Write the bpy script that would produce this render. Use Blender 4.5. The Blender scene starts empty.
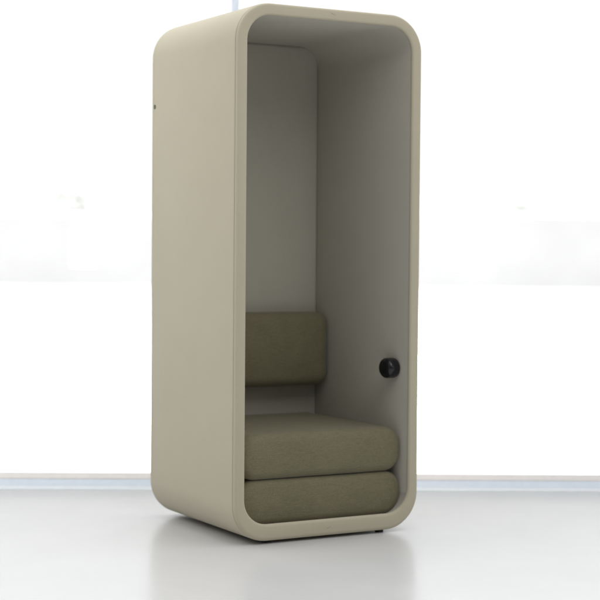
import bpy, bmesh, math, random
from mathutils import Vector, Matrix, noise

random.seed(7)
SC = bpy.context.scene
COL = SC.collection

# ------------------------------------------------------------------ sizes (metres)
POD_W, POD_D, POD_H = 0.894, 0.8425, 2.2      # pod: front face in the plane y = 0
POD_R = 0.157                                  # outer corner radius
WALL, BASE = 0.050, 0.071                      # side/top wall, thicker bottom
CAVITY = 0.056                                 # cavity floor, a little below the rim's lip
BACK_Y = 0.804                                 # face of the inner back panel
GAP = 0.011                                    # feet lift the shell off the floor
FLOOR = -GAP
# window wall frame: runs past the pod, roughly square to the camera
WIN_O = Vector((-0.341, 1.901, 0)); WIN_A = math.radians(-28.0)
WU = Vector((math.cos(WIN_A), math.sin(WIN_A), 0)); WN = Vector((-math.sin(WIN_A), math.cos(WIN_A), 0))


# ------------------------------------------------------------------ helpers
def tag(o, label=None, cat=None, group=None, kind=None):
    if label: o['label'] = label
    if cat: o['category'] = cat
    if group: o['group'] = group
    if kind: o['kind'] = kind
    return o


def empty(name, loc=(0, 0, 0), rz=0.0):
    o = bpy.data.objects.new(name, None)
    o.empty_display_size = 0.1
    o.location = loc
    o.rotation_euler = (0, 0, rz)
    COL.objects.link(o)
    return o


def link(name, bm, mat, parent=None, smooth=True, angle=40):
    bmesh.ops.recalc_face_normals(bm, faces=bm.faces)
    me = bpy.data.meshes.new(name)
    for f in bm.faces:
        f.smooth = smooth
    if smooth:
        a = math.radians(angle)
        for e in bm.edges:
            if len(e.link_faces) == 2 and e.calc_face_angle(0) > a:
                e.smooth = False
    bm.to_mesh(me)
    bm.free()
    o = bpy.data.objects.new(name, me)
    if mat: me.materials.append(mat)
    COL.objects.link(o)
    if parent: o.parent = parent
    return o


def add_box(bm, x0, x1, y0, y1, z0, z1, bevel=0.0, seg=2):
    r = bmesh.ops.create_cube(bm, size=1.0)
    for v in r['verts']:
        v.co = Vector((x0 + (v.co.x + .5) * (x1 - x0), y0 + (v.co.y + .5) * (y1 - y0), z0 + (v.co.z + .5) * (z1 - z0)))
    if bevel:
        es = set(e for v in r['verts'] for e in v.link_edges)
        bmesh.ops.bevel(bm, geom=list(es), offset=bevel, segments=seg, affect='EDGES', profile=.5)


def rounded(x0, x1, z0, z1, radii, n=20, sx=10, sz=26):
    """rounded rectangle in xz; radii = (top right, top left, bottom left, bottom right); straight runs are subdivided"""
    pts = []
    cs = ((x1, z1, -1, -1, 0), (x0, z1, 1, -1, 90), (x0, z0, 1, 1, 180), (x1, z0, -1, 1, 270))
    arcs = []
    for (cx, cz, dx, dz, a0), r in zip(cs, radii):
        arcs.append([(cx + dx * r + r * math.cos(math.radians(a0 + 90 * k / n)),
                      cz + dz * r + r * math.sin(math.radians(a0 + 90 * k / n))) for k in range(n + 1)])
    for i in range(4):
        pts += arcs[i]
        a, b = arcs[i][-1], arcs[(i + 1) % 4][0]
        m = sx if i % 2 == 0 else sz
        for k in range(1, m):
            t = k / m
            pts.append((a[0] + (b[0] - a[0]) * t, a[1] + (b[1] - a[1]) * t))
    return pts


def loft(bm, loops, closed=False, cap=False):
    vs = [[bm.verts.new(p) for p in lp] for lp in loops]
    n = len(vs[0])
    m = len(vs)
    for i in range(m if closed else m - 1):
        a, b = vs[i], vs[(i + 1) % m]
        for k in range(n):
            bm.faces.new((a[k], a[(k + 1) % n], b[(k + 1) % n], b[k]))
    if cap:
        bm.faces.new(vs[0]); bm.faces.new(vs[-1])
    return vs


def lathe(bm, prof, seg=48, axis='z', centre=(0, 0, 0)):
    loops = []
    c = Vector(centre)
    for r, h in prof:
        lp = []
        for k in range(seg):
            a = 2 * math.pi * k / seg
            p = (r * math.cos(a), r * math.sin(a), h)
            if axis == 'x': p = (p[2], p[0], p[1])
            if axis == 'y': p = (p[0], p[2], p[1])
            lp.append(c + Vector(p))
        loops.append(lp)
    return loft(bm, loops, cap=True)


# ------------------------------------------------------------------ materials
def mat(name):
    m = bpy.data.materials.new(name)
    m.use_nodes = True
    nt = m.node_tree
    return m, nt, nt.nodes['Principled BSDF']


def ramp(nt, fac, stops):
    r = nt.nodes.new('ShaderNodeValToRGB')
    e = r.color_ramp.elements
    while len(e) < len(stops): e.new(0.5)
    for el, (p, c) in zip(e, stops):
        el.position = p
        el.color = (*c, 1)
    nt.links.new(fac, r.inputs['Fac'])
    return r.outputs['Color']


def tex(nt, scale, detail=4, rough=.55, stretch=None, kind='Object'):
    tc = nt.nodes.new('ShaderNodeTexCoord')
    mp = nt.nodes.new('ShaderNodeMapping')
    if stretch: mp.inputs['Scale'].default_value = stretch
    nt.links.new(tc.outputs[kind], mp.inputs['Vector'])
    n = nt.nodes.new('ShaderNodeTexNoise')
    n.inputs['Scale'].default_value = scale
    n.inputs['Detail'].default_value = detail
    n.inputs['Roughness'].default_value = rough
    nt.links.new(mp.outputs['Vector'], n.inputs['Vector'])
    return n.outputs['Fac']


def math_node(nt, op, a, b=None):
    m = nt.nodes.new('ShaderNodeMath')
    m.operation = op
    for i, v in enumerate((a, b)):
        if v is None: continue
        if isinstance(v, (int, float)): m.inputs[i].default_value = v
        else: nt.links.new(v, m.inputs[i])
    return m.outputs[0]


def bump(nt, h, bsdf, strength, dist):
    b = nt.nodes.new('ShaderNodeBump')
    b.inputs['Strength'].default_value = strength
    b.inputs['Distance'].default_value = dist
    nt.links.new(h, b.inputs['Height'])
    nt.links.new(b.outputs['Normal'], bsdf.inputs['Normal'])


def felt_mat(name, c0, c1):
    m, nt, b = mat(name)
    fine = tex(nt, 420, 3, .7)
    broad = tex(nt, 6, 3, .5)
    f = math_node(nt, 'ADD', math_node(nt, 'MULTIPLY', fine, .8), math_node(nt, 'MULTIPLY', broad, .2))
    nt.links.new(ramp(nt, f, ((.32, c0), (.68, c1))), b.inputs['Base Color'])
    b.inputs['Roughness'].default_value = .93
    b.inputs['Specular IOR Level'].default_value = .25
    b.inputs['Sheen Weight'].default_value = .12
    b.inputs['Sheen Roughness'].default_value = .6
    bump(nt, fine, b, .22, .0012)
    return m


def weave_mat(name, c0, c1, c2):
    """heathered upholstery cloth: crossed threads with flecks"""
    m, nt, b = mat(name)
    warp = tex(nt, 1.0, 2, .6, (900, 900, 90))
    weft = tex(nt, 1.0, 2, .6, (90, 300, 900))
    broad = tex(nt, 9, 3, .5)
    f = math_node(nt, 'ADD', math_node(nt, 'MULTIPLY', warp, .43), math_node(nt, 'MULTIPLY', weft, .43))
    slub = tex(nt, 1.0, 2, .6, (26, 120, 420))
    f = math_node(nt, 'ADD', f, math_node(nt, 'MULTIPLY', broad, .12))
    f = math_node(nt, 'ADD', math_node(nt, 'MULTIPLY', f, .80), math_node(nt, 'MULTIPLY', slub, .22))
    nt.links.new(ramp(nt, f, ((.34, c0), (.5, c1), (.66, c2))), b.inputs['Base Color'])
    b.inputs['Roughness'].default_value = .9
    b.inputs['Specular IOR Level'].default_value = .25
    b.inputs['Sheen Weight'].default_value = .15
    bump(nt, f, b, .35, .0015)
    return m


FELT = felt_mat('beige_felt', (.446, .407, .306), (.499, .459, .349))
BACKING = felt_mat('rim_lit_felt', (.50, .48, .375), (.55, .53, .42))  # paler, greener felt: window light on the back edge put into the colour
LINING = felt_mat('lining_felt', (.404, .388, .330), (.459, .442, .380))
CLOTH = weave_mat('olive_cloth', (.118, .107, .062), (.172, .157, .096), (.238, .216, .138))

THREAD = felt_mat('beige_thread', (.36, .32, .24), (.42, .37, .28))
BLACK, nt, b = mat('black_plastic')
b.inputs['Base Color'].default_value = (.006, .007, .010, 1)
nt.links.new(ramp(nt, tex(nt, 60), ((.3, (.17,) * 3), (.7, (.23,) * 3))), b.inputs['Roughness'])
RUBBER, nt, b = mat('black_rubber')
b.inputs['Base Color'].default_value = (.012, .012, .012, 1)
nt.links.new(ramp(nt, tex(nt, 90), ((.3, (.6,) * 3), (.7, (.8,) * 3))), b.inputs['Roughness'])
STEEL, nt, b = mat('dull_steel')
b.inputs['Base Color'].default_value = (.55, .57, .60, 1)
b.inputs['Metallic'].default_value = 1
nt.links.new(ramp(nt, tex(nt, 200), ((.3, (.25,) * 3), (.7, (.35,) * 3))), b.inputs['Roughness'])

# polished pale resin floor
RESIN, nt, b = mat('pale_resin_floor')
cl = tex(nt, .9, 5, .55)
nt.links.new(ramp(nt, cl, ((.3, (.585, .588, .595)), (.7, (.625, .627, .633)))), b.inputs['Base Color'])
nt.links.new(ramp(nt, tex(nt, 2.2, 4), ((.3, (.20,) * 3), (.7, (.27,) * 3))), b.inputs['Roughness'])
b.inputs['IOR'].default_value = 1.5
bump(nt, tex(nt, 14, 2), b, .02, .002)

FRAME, nt, b = mat('pale_blue_frame_paint')
nt.links.new(ramp(nt, tex(nt, 30), ((.3, (.66, .73, .83)), (.7, (.70, .77, .87)))), b.inputs['Base Color'])
b.inputs['Roughness'].default_value = .4
STRIP, nt, b = mat('white_strip_paint')
nt.links.new(ramp(nt, tex(nt, 30), ((.3, (.80, .85, .90)), (.7, (.84, .89, .94)))), b.inputs['Base Color'])
b.inputs['Roughness'].default_value = .35
BEAD, nt, b = mat('pale_glazing_bead')
nt.links.new(ramp(nt, tex(nt, 30), ((.3, (.80, .77, .76)), (.7, (.84, .81, .80)))), b.inputs['Base Color'])
b.inputs['Roughness'].default_value = .5

GLASS = bpy.data.materials.new('window_glass')
GLASS.use_nodes = True
nt = GLASS.node_tree
nt.nodes.remove(nt.nodes['Principled BSDF'])
tr = nt.nodes.new('ShaderNodeBsdfTransparent'); tr.inputs[0].default_value = (.99, .995, .995, 1)
gl = nt.nodes.new('ShaderNodeBsdfGlossy'); gl.inputs['Roughness'].default_value = .02
fr = nt.nodes.new('ShaderNodeFresnel'); fr.inputs[0].default_value = 1.5
mx = nt.nodes.new('ShaderNodeMixShader')
nt.links.new(fr.outputs[0], mx.inputs[0]); nt.links.new(tr.outputs[0], mx.inputs[1]); nt.links.new(gl.outputs[0], mx.inputs[2])
nt.links.new(mx.outputs[0], nt.nodes['Material Output'].inputs['Surface'])

PAVE, nt, b = mat('pale_paving')
nt.links.new(ramp(nt, tex(nt, .25, 6), ((.3, (.34, .335, .325)), (.7, (.42, .415, .40)))), b.inputs['Base Color'])
b.inputs['Roughness'].default_value = .9
PLASTER, nt, b = mat('pale_plaster')
nt.links.new(ramp(nt, tex(nt, .35, 4), ((.3, (.0715, .0710, .0712)), (.7, (.081, .0805, .0807)))), b.inputs['Base Color'])
b.inputs['Roughness'].default_value = .9
ROOFING, nt, b = mat('grey_roofing')
nt.links.new(ramp(nt, tex(nt, 1.5, 5), ((.3, (.15, .15, .152)), (.7, (.18, .18, .182)))), b.inputs['Base Color'])
b.inputs['Roughness'].default_value = .8
SHUTTER, nt, b = mat('white_blind')
nt.links.new(ramp(nt, tex(nt, 4), ((.3, (.70,) * 3), (.7, (.78,) * 3))), b.inputs['Base Color'])
b.inputs['Roughness'].default_value = .4
LEAF, nt, b = mat('tree_leaves')
nt.links.new(ramp(nt, tex(nt, 1.6, 4), ((.3, (.24, .243, .234)), (.7, (.27, .273, .263)))), b.inputs['Base Color'])
b.inputs['Roughness'].default_value = .7
tl = nt.nodes.new('ShaderNodeBsdfTranslucent'); tl.inputs[0].default_value = (.27, .274, .265, 1)
mx = nt.nodes.new('ShaderNodeAddShader')
nt.links.new(b.outputs[0], mx.inputs[0]); nt.links.new(tl.outputs[0], mx.inputs[1])
nt.links.new(mx.outputs[0], nt.nodes['Material Output'].inputs['Surface'])
BARK, nt, b = mat('tree_bark')
nt.links.new(ramp(nt, tex(nt, 8, 5, .6, (1, 1, .2)), ((.3, (.09, .075, .06)), (.7, (.15, .13, .11)))), b.inputs['Base Color'])
b.inputs['Roughness'].default_value = .9


# ------------------------------------------------------------------ the pod
def pod_loop(inset, y, base=BASE):
    q = inset * base / WALL
    r = max(POD_R - inset, .02)
    return [Vector((x, y, z)) for x, z in rounded(inset, POD_W - inset, q, POD_H - inset, (r,) * 4)]


def section(pts, base=BASE):
    bm = bmesh.new()
    loft(bm, [pod_loop(i, y, base) for i, y in pts], closed=True)
    return bm


pod = empty('seating_pod', (0, 0, 0))
tag(pod, 'tall beige felt seating pod with rounded corners and an open front', 'seating pod')

SEAM = .0175
BK = POD_D - .030
link('outer_shell', section([(.0042, SEAM), (.0030, SEAM + .0006), (.0012, SEAM + .0024), (.0003, SEAM + .0048), (0, SEAM + .008), (0, BK - .003), (.0006, BK - .001), (.0022, BK),
                             (.014, BK), (.014, SEAM)]), FELT, pod)
bo, bi = .013, .010
pts = [(.0042, SEAM - .0012), (.0030, SEAM - .0022)]
for k in range(9):
    a = math.radians(90 * k / 8)
    pts.append((.0014 + bo - bo * math.cos(a), bo - bo * math.sin(a)))
pts += [(.026, -.0008), (.034, -.0008)]
for k in range(9):
    a = math.radians(90 * k / 8)
    pts.append((WALL - bi + bi * math.sin(a), bi - bi * math.cos(a)))
pts += [(WALL, .014), (WALL - .0015, .0158), (WALL - .012, .0165), (.014, SEAM - .0012)]
link('front_rim', section(pts), FELT, pod)
link('inner_lining', section([(WALL - .0015, .0162), (WALL, .018), (WALL, .826), (WALL - .011, .826), (WALL - .011, .0168)], CAVITY), LINING, pod)

for z, tilt in ((POD_H - .024, .35), (.036, -.35)):
    bm = bmesh.new()
    add_box(bm, -.011, .011, -.0014, .0006, -.0008, .0008, .0004)
    bmesh.ops.rotate(bm, verts=bm.verts, cent=(0, 0, 0), matrix=Matrix.Rotation(tilt, 3, 'Y'))
    bmesh.ops.translate(bm, verts=bm.verts, vec=(POD_W / 2, -.0005, z))
    link('stitch', bm, THREAD, pod)

# inner back panel, a padded board set into the tunnel with a thin shadow gap
bm = bmesh.new()
loops = []
gi = WALL + .0025
for ins, y in ((0, .826), (0, BACK_Y + .008), (.0012, BACK_Y + .0035), (.004, BACK_Y + .001), (.009, BACK_Y), (.05, BACK_Y)):
    i = gi + ins
    r = max(POD_R - i - .03, .03)
    loops.append([Vector((x, y, z)) for x, z in rounded(i, POD_W - i, CAVITY + .003 + ins, POD_H - i, (r,) * 4)])
loft(bm, loops, cap=True)
link('back_lining', bm, LINING, pod)

# outer back panel closing the shell
bm = bmesh.new()
loops = [pod_loop(.02, BK + .0002), pod_loop(.0022, BK + .0002), pod_loop(.0006, BK + .0014)]
for k in range(9):
    a = math.radians(90 * k / 8)
    loops.append(pod_loop(.019 - .019 * math.cos(a), POD_D - .019 + .019 * math.sin(a)))
loft(bm, loops, cap=True)
link('back_panel', bm, BACKING, pod)

# small dark fixing hole with a ring near the back edge of the side
bm = bmesh.new()
lathe(bm, ((.0035, .001), (.0035, -.0002), (.0085, -.0014), (.0100, -.0008), (.0100, .001)), 24, 'x', (0, POD_D - .043, 1.829))
link('fixing_cap', bm, RUBBER, pod)

# round black knob on the inside of the right wall
xw = POD_W - WALL
bm = bmesh.new()
prof = [(.030, .004), (.030, -.002), (.0385, -.004), (.0402, -.009), (.0412, -.022), (.0408, -.040)]
for k in range(1, 13):
    a = math.radians(90 * k / 12)
    prof.append((.0408 - .018 + .018 * math.cos(a), -.040 - .018 * math.sin(a)))
prof += [(.012, -.0585), (.003, -.0587)]
lathe(bm, prof, 64, 'x', (xw, .124, .6865))
for v in bm.verts:
    v.co.y = .1165 + (v.co.y - .124) * 1.22
    v.co.z = .6865 + (v.co.z - .6865) * 1.09
    v.co.x = xw + (v.co.x - xw) * 1.05
knob = link('wall_knob', bm, BLACK, pod, angle=60)

# added black block under the rounded bottom darkens the gap, and four stub feet
bm = bmesh.new()
add_box(bm, .260, POD_W - .260, .120, POD_D - .14, FLOOR, .004, .002)
link('gap_shade_block', bm, RUBBER, pod, angle=30)
for fx, fy in ((.172, .050), (.722, .042), (.225, POD_D - .14), (.67, POD_D - .14)):
    bm = bmesh.new()
    lathe(bm, ((.017, FLOOR), (.0185, FLOOR + .002), (.0185, .002), (.010, .004)), 32, 'z', (fx, fy, 0))
    link('foot', bm, RUBBER, pod)


# ------------------------------------------------------------------ cushions
def cushion(name, x0, x1, y0, y1, z0, z1, radii, fillet, crown, top_crown, seed):
    bm = bmesh.new()
    loops = []

    def lp(ins, y):
        hh = (z1 - z0 - 2 * ins) * .49
        rr = [min(max(r - ins, .0003), hh) for r in radii]
        return [Vector((x, y, z)) for x, z in rounded(x0 + ins, x1 - ins, z0 + ins, z1 - ins, rr, 16, 44, 12)]
    half = (z1 - z0) / 2
    inner = [half * t for t in (.90, .82, .73, .64, .55)]
    inner = [i for i in inner if i > fillet + .004]
    for i in inner:
        t = (i - fillet) / (half - fillet)
        loops.append(lp(i, y0 - crown * (1 - (1 - t) ** 2)))
    for k in range(0, 9):
        a = math.radians(90 * k / 8)
        loops.append(lp(fillet - fillet * math.sin(a), y0 + fillet - fillet * math.cos(a)))
    n = 22
    for k in range(1, n):
        loops.append(lp(0, y0 + fillet + (y1 - y0 - 2 * fillet) * k / n))
    for k in range(8, -1, -1):
        a = math.radians(90 * k / 8)
        loops.append(lp(fillet - fillet * math.sin(a), y1 - fillet + fillet * math.cos(a)))
    for i in reversed(inner):
        loops.append(lp(i, y1))
    loft(bm, loops, cap=True)
    cx, cy = (x0 + x1) / 2, (y0 + y1) / 2
    for v in bm.verts:
        c = v.co
        ux = max(0, 1 - ((c.x - cx) / (x1 - cx)) ** 2)
        uy = max(0, 1 - ((c.y - cy) / (y1 - cy)) ** 2)
        if c.z > (z0 + z1) / 2:
            c.z += top_crown * ux * uy
        s = Vector((c.x * 3.5 + seed, c.y * 3.5, c.z * 6))
        w = noise.noise(s) * .0022 + noise.noise(s * 2.7) * .0011
        edge = min(1, max(0, (x1 - c.x) / .05), max(0, (c.x - x0) / .05))
        c.y -= w * edge
        if c.z > (z0 + z1) / 2: c.z += w * .6 * edge
    return link(name, bm, CLOTH, None, angle=180)


def origin_to(o, p):
    p = Vector(p)
    o.data.transform(Matrix.Translation(-p))
    o.location = p


xl, xr = WALL + .002, POD_W - WALL - .002
zs = .243
lo = cushion('seat_cushion', xl, xr, .052, BACK_Y - .004, CAVITY + .001, zs, (.074, .074, .098, .098), .030, .004, 0, 3.1)
origin_to(lo, (POD_W / 2, .43, CAVITY))
tag(lo, 'lower olive green seat cushion, filling the bottom of the beige pod', 'cushion', 'stacked seat cushions')
up = cushion('seat_cushion', xl, xr, .047, BACK_Y - .004, zs + .001, .434, (.078, .078, .080, .080), .040, .004, .006, 8.4)
origin_to(up, (POD_W / 2, .43, zs))
tag(up, 'upper olive green seat cushion, lying on top of the other seat cushion', 'cushion', 'stacked seat cushions')
bk = cushion('back_cushion', xl, xr, .664, BACK_Y - .003, .566, .908, (.062,) * 4, .058, .012, .002, 5.7)
origin_to(bk, (POD_W / 2, BACK_Y, .566))
tag(bk, 'olive green back cushion leaning on the rear wall above the seat cushions', 'cushion')

# ------------------------------------------------------------------ floor
bm = bmesh.new()


def w(s, d, z):
    return WIN_O + WU * s + WN * d + Vector((0, 0, z))


GX, GY = 40, 40
vs = [[bm.verts.new(w(-14 + 30 * i / GX, .20 - 16 * j / GY, FLOOR)) for i in range(GX + 1)] for j in range(GY + 1)]
for j in range(GY):
    for i in range(GX):
        bm.faces.new((vs[j][i], vs[j][i + 1], vs[j + 1][i + 1], vs[j + 1][i]))
floor = link('floor', bm, RESIN)
tag(floor, 'pale glossy resin floor', 'floor', kind='structure')

# ------------------------------------------------------------------ window wall
win = empty('window_wall', WIN_O + Vector((0, 0, FLOOR)), WIN_A)
tag(win, 'floor to ceiling glazed wall with a pale blue frame behind the pod', 'window')
S0, S1, TOPZ = -9.0, 12.0, 3.3


def extrude(prof):
    bm = bmesh.new()
    loft(bm, [[Vector((s, d, z)) for d, z in prof] for s in (S0, S1)], cap=True)
    return bm


link('threshold_strip', extrude(((-.004, 0), (-.004, .002), (-.002, .004), (.022, .0135), (.034, .0145), (.034, 0))), STRIP, win, angle=20)
link('bottom_rail', extrude(((.0345, 0), (.0345, .0155), (.037, .018), (.058, .041), (.062, .0435), (.115, .0435), (.115, 0))), FRAME, win, angle=25)
link('glazing_bead', extrude(((.064, .044), (.064, .047), (.0655, .0495), (.088, .0715), (.091, .073), (.096, .073), (.096, .044))), BEAD, win, angle=25)
bm = bmesh.new(); add_box(bm, S0, S1, .040, .112, TOPZ, TOPZ + .07, .004); link('top_rail', bm, FRAME, win, angle=30)
posts = [1.158 + 2.6 * k for k in range(-3, 5)]
for s in posts:
    bm = bmesh.new(); add_box(bm, s - .017, s + .017, .042, .110, .0745, TOPZ - .0005, .003)
    link('mullion', bm, FRAME, win, angle=30)
for a, c in zip(posts[:-1], posts[1:]):
    bm = bmesh.new(); add_box(bm, a + .0172, c - .0172, .0915, .0955, .0735, TOPZ - .0005)
    link('glass_pane', bm, GLASS, win, smooth=False)

# ------------------------------------------------------------------ outside, seen far too bright through the glass
GZ = -.35
bm = bmesh.new()
q = [w(-900, .3, GZ), w(900, .3, GZ), w(900, 1800, GZ), w(-900, 1800, GZ)]
bm.faces.new([bm.verts.new(p) for p in q])
tag(link('ground', bm, PAVE), 'pale paved ground outside the window', 'ground', kind='structure')


def tree(lat, dist, height, width, label, seed):
    rnd = random.Random(seed)
    root = empty('tree', w(lat, dist, GZ), rnd.random() * 6)
    tag(root, label, 'tree', 'trees outside the window')
    bm = bmesh.new()
    th = height * .42
    lathe(bm, ((height * .035, -.05), (height * .026, th * .3), (height * .02, th), (height * .010, height * .8)), 10)
    for k in range(6):
        a = k * 2.4 + rnd.random(); z0 = th * (.7 + .12 * k)
        d = Vector((math.cos(a), math.sin(a), .9)).normalized(); L = width * .36
        p0, p1 = Vector((0, 0, z0)), Vector((0, 0, z0)) + d * L
        s = d.orthogonal().normalized(); t = d.cross(s)
        lp = []
        for p, r in ((p0, height * .012), (p1, height * .004)):
            lp.append([p + s * r * math.cos(q * 1.047) + t * r * math.sin(q * 1.047) for q in range(6)])
        loft(bm, lp, cap=True)
    link('trunk', bm, BARK, root)
    bm = bmesh.new()
    clumps = []
    for k in range(26):
        a = rnd.random() * 6.283; zz = rnd.random()
        rad = width * .5 * math.sqrt(rnd.random()) * (1 - .55 * abs(zz - .35))
        clumps.append((Vector((rad * math.cos(a), rad * math.sin(a), height * (.26 + .64 * zz))), width * (.11 + .10 * rnd.random())))
    for c, r in clumps:
        for _ in range(260):
            d = Vector((rnd.gauss(0, 1), rnd.gauss(0, 1), rnd.gauss(0, .8))).normalized() * r * (rnd.random() ** .4)
            p = c + d
            n = Vector((rnd.gauss(0, 1), rnd.gauss(0, 1), rnd.gauss(.6, 1))).normalized()
            s = n.orthogonal().normalized(); t = n.cross(s); L = .05 + .05 * rnd.random()
            L *= height / 4
            bm.faces.new([bm.verts.new(p + s * L), bm.verts.new(p + t * L * .6), bm.verts.new(p - s * L), bm.verts.new(p - t * L * .6)])
    link('crown', bm, LEAF, root, smooth=False)


def building(lat, dist, wid, dep, hgt, cols, rows, label, skip=()):
    root = empty('building', w(lat, dist, GZ), WIN_A)
    tag(root, label, 'building', 'buildings outside the window')
    bm = bmesh.new(); add_box(bm, 0, wid, 0, dep, -.05, hgt); link('wall', bm, PLASTER, root, smooth=False)
    bm = bmesh.new(); add_box(bm, -.05, wid + .05, -.05, dep + .05, hgt + .004, hgt + .16, .03)
    link('roof', bm, ROOFING, root, angle=30)
    for r in range(rows):
        for c in range(cols):
            if (c, r) in skip: continue
            cw = wid / cols; rh = hgt / rows
            x, z = cw * (c + .2), rh * (r + .3)
            bm = bmesh.new()
            add_box(bm, x, x + cw * .6, -.06, -.004, z, z + .06)
            add_box(bm, x, x + cw * .6, -.06, -.004, z + rh * .5 - .06, z + rh * .5)
            add_box(bm, x, x + .06, -.06, -.004, z + .061, z + rh * .5 - .061)
            add_box(bm, x + cw * .6 - .06, x + cw * .6, -.06, -.004, z + .061, z + rh * .5 - .061)
            f = link('window', bm, SHUTTER, root, smooth=False)
            bm = bmesh.new(); add_box(bm, x + .061, x + cw * .6 - .061, -.03, -.003, z + .061, z + rh * .5 - .061)
            link('blind', bm, SHUTTER, f, smooth=False)


building(-14.0, 55, 13.5, 7, 2.75, 9, 1, 'long low pale building outside, left of the pod', ((0, 0), (1, 0), (2, 0), (3, 0), (4, 0), (6, 0), (7, 0)))
building(5.5, 55, 16, 8, 2.9, 11, 1, 'long low pale building outside, right of the pod', ((0, 0), (1, 0), (3, 0), (4, 0), (5, 0), (6, 0), (8, 0), (9, 0), (10, 0)))
tree(-6.9, 64, 5.0, 4.6, 'taller pale tree rising over the low roof just left of the pod', 11)
tree(-11.4, 65, 4.5, 4.4, 'pale tree rising over the low roof at the far left edge of the view', 12)
tree(10.0, 64, 4.3, 4.4, 'pale tree rising over the low roof, close to the right edge of the pod', 13)
tree(13.6, 65, 4.4, 4.6, 'pale tree rising over the low roof, midway between pod and right edge', 14)
tree(16.6, 64, 4.1, 4.4, 'pale tree rising over the low roof at the far right edge of the view', 15)

# ------------------------------------------------------------------ light
wd = bpy.data.worlds.new('World'); SC.world = wd; wd.use_nodes = True
nt = wd.node_tree
bg = nt.nodes['Background']
tc = nt.nodes.new('ShaderNodeTexCoord')
dot = nt.nodes.new('ShaderNodeVectorMath'); dot.operation = 'DOT_PRODUCT'
nt.links.new(tc.outputs['Generated'], dot.inputs[0])
dot.inputs[1].default_value = (WN.x, WN.y, 0)
mr = nt.nodes.new('ShaderNodeMapRange'); mr.interpolation_type = 'LINEAR'
mr.inputs['From Min'].default_value = -1.0; mr.inputs['From Max'].default_value = .7
mr.inputs['To Min'].default_value = .16; mr.inputs['To Max'].default_value = 1.22
nt.links.new(dot.outputs['Value'], mr.inputs['Value'])
sep = nt.nodes.new('ShaderNodeSeparateXYZ')
nt.links.new(tc.outputs['Generated'], sep.inputs[0])
zr = nt.nodes.new('ShaderNodeMapRange')
zr.inputs['From Min'].default_value = .35; zr.inputs['From Max'].default_value = 1.0
zr.inputs['To Min'].default_value = 1.0; zr.inputs['To Max'].default_value = 2.05
nt.links.new(sep.outputs['Z'], zr.inputs['Value'])
nt.links.new(math_node(nt, 'MULTIPLY', mr.outputs['Result'], zr.outputs['Result']), bg.inputs['Strength'])
bg.inputs['Color'].default_value = (.992, .995, 1.0, 1)


def area(name, loc, target, sx, sy, power, col=(1, 1, 1)):
    l = bpy.data.lights.new(name, 'AREA'); l.shape = 'RECTANGLE'; l.size = sx; l.size_y = sy; l.energy = power; l.color = col
    o = bpy.data.objects.new(name, l); COL.objects.link(o); o.location = loc
    o.rotation_euler = (Vector(target) - Vector(loc)).to_track_quat('-Z', 'Y').to_euler()
    return o


area('side_window_light', (-3.2, 1.4, 3.6), (0, .5, 1.7), 2.4, 1.8, 50, (1, .985, .95))
area('knob_glint_light', (2.4, -4.4, 2.5), (.4, 0, .9), 1.0, 1.0, 4, (1, .97, .92))  # added lamp at the right front, kept for the knob's highlight
area('ceiling_light', (.2, -3.2, 4.3), (.4, .4, .8), 2.4, 2.4, 44, (1, .98, .94))
area('window_falloff_fill', w(1.5, -.35, 3.4), w(1.5, -.9, 0), 7.0, .5, 26, (.96, .98, 1))  # added lamp over the glass, brightens the nearby floor like window falloff
area('outdoor_daylight', w(2, 6, 16), w(2, 60, 1), 40, 14, 320000, (1, 1, 1))

# ------------------------------------------------------------------ camera
cam = bpy.data.cameras.new('camera'); co = bpy.data.objects.new('camera', cam); COL.objects.link(co); SC.camera = co
yaw, pit, rol = 0.5139847, -0.0325305, 0.0080493
fw = Vector((math.sin(yaw) * math.cos(pit), math.cos(yaw) * math.cos(pit), math.sin(pit)))
rt = Vector((math.cos(yaw), -math.sin(yaw), 0)); upv = rt.cross(fw)
rt, upv = math.cos(rol) * rt + math.sin(rol) * upv, -math.sin(rol) * rt + math.cos(rol) * upv
M = Matrix((rt, upv, -fw)).transposed().to_4x4(); M.translation = (-2.89054, -5.64980, 1.20229)
co.matrix_world = M
cam.sensor_width = 36; cam.lens = 36 * 1572.97 / 600
cam.clip_start = .1; cam.clip_end = 4000
cam.dof.use_dof = True; cam.dof.focus_distance = 6.15; cam.dof.aperture_fstop = 2.1

SC.view_settings.view_transform = 'Standard'; SC.view_settings.look = 'None'
SC.view_settings.exposure = 0; SC.view_settings.gamma = 1
SC.cycles.max_bounces = 10; SC.cycles.diffuse_bounces = 6; SC.cycles.glossy_bounces = 4; SC.cycles.transparent_max_bounces = 12
SC.cycles.use_denoising = True
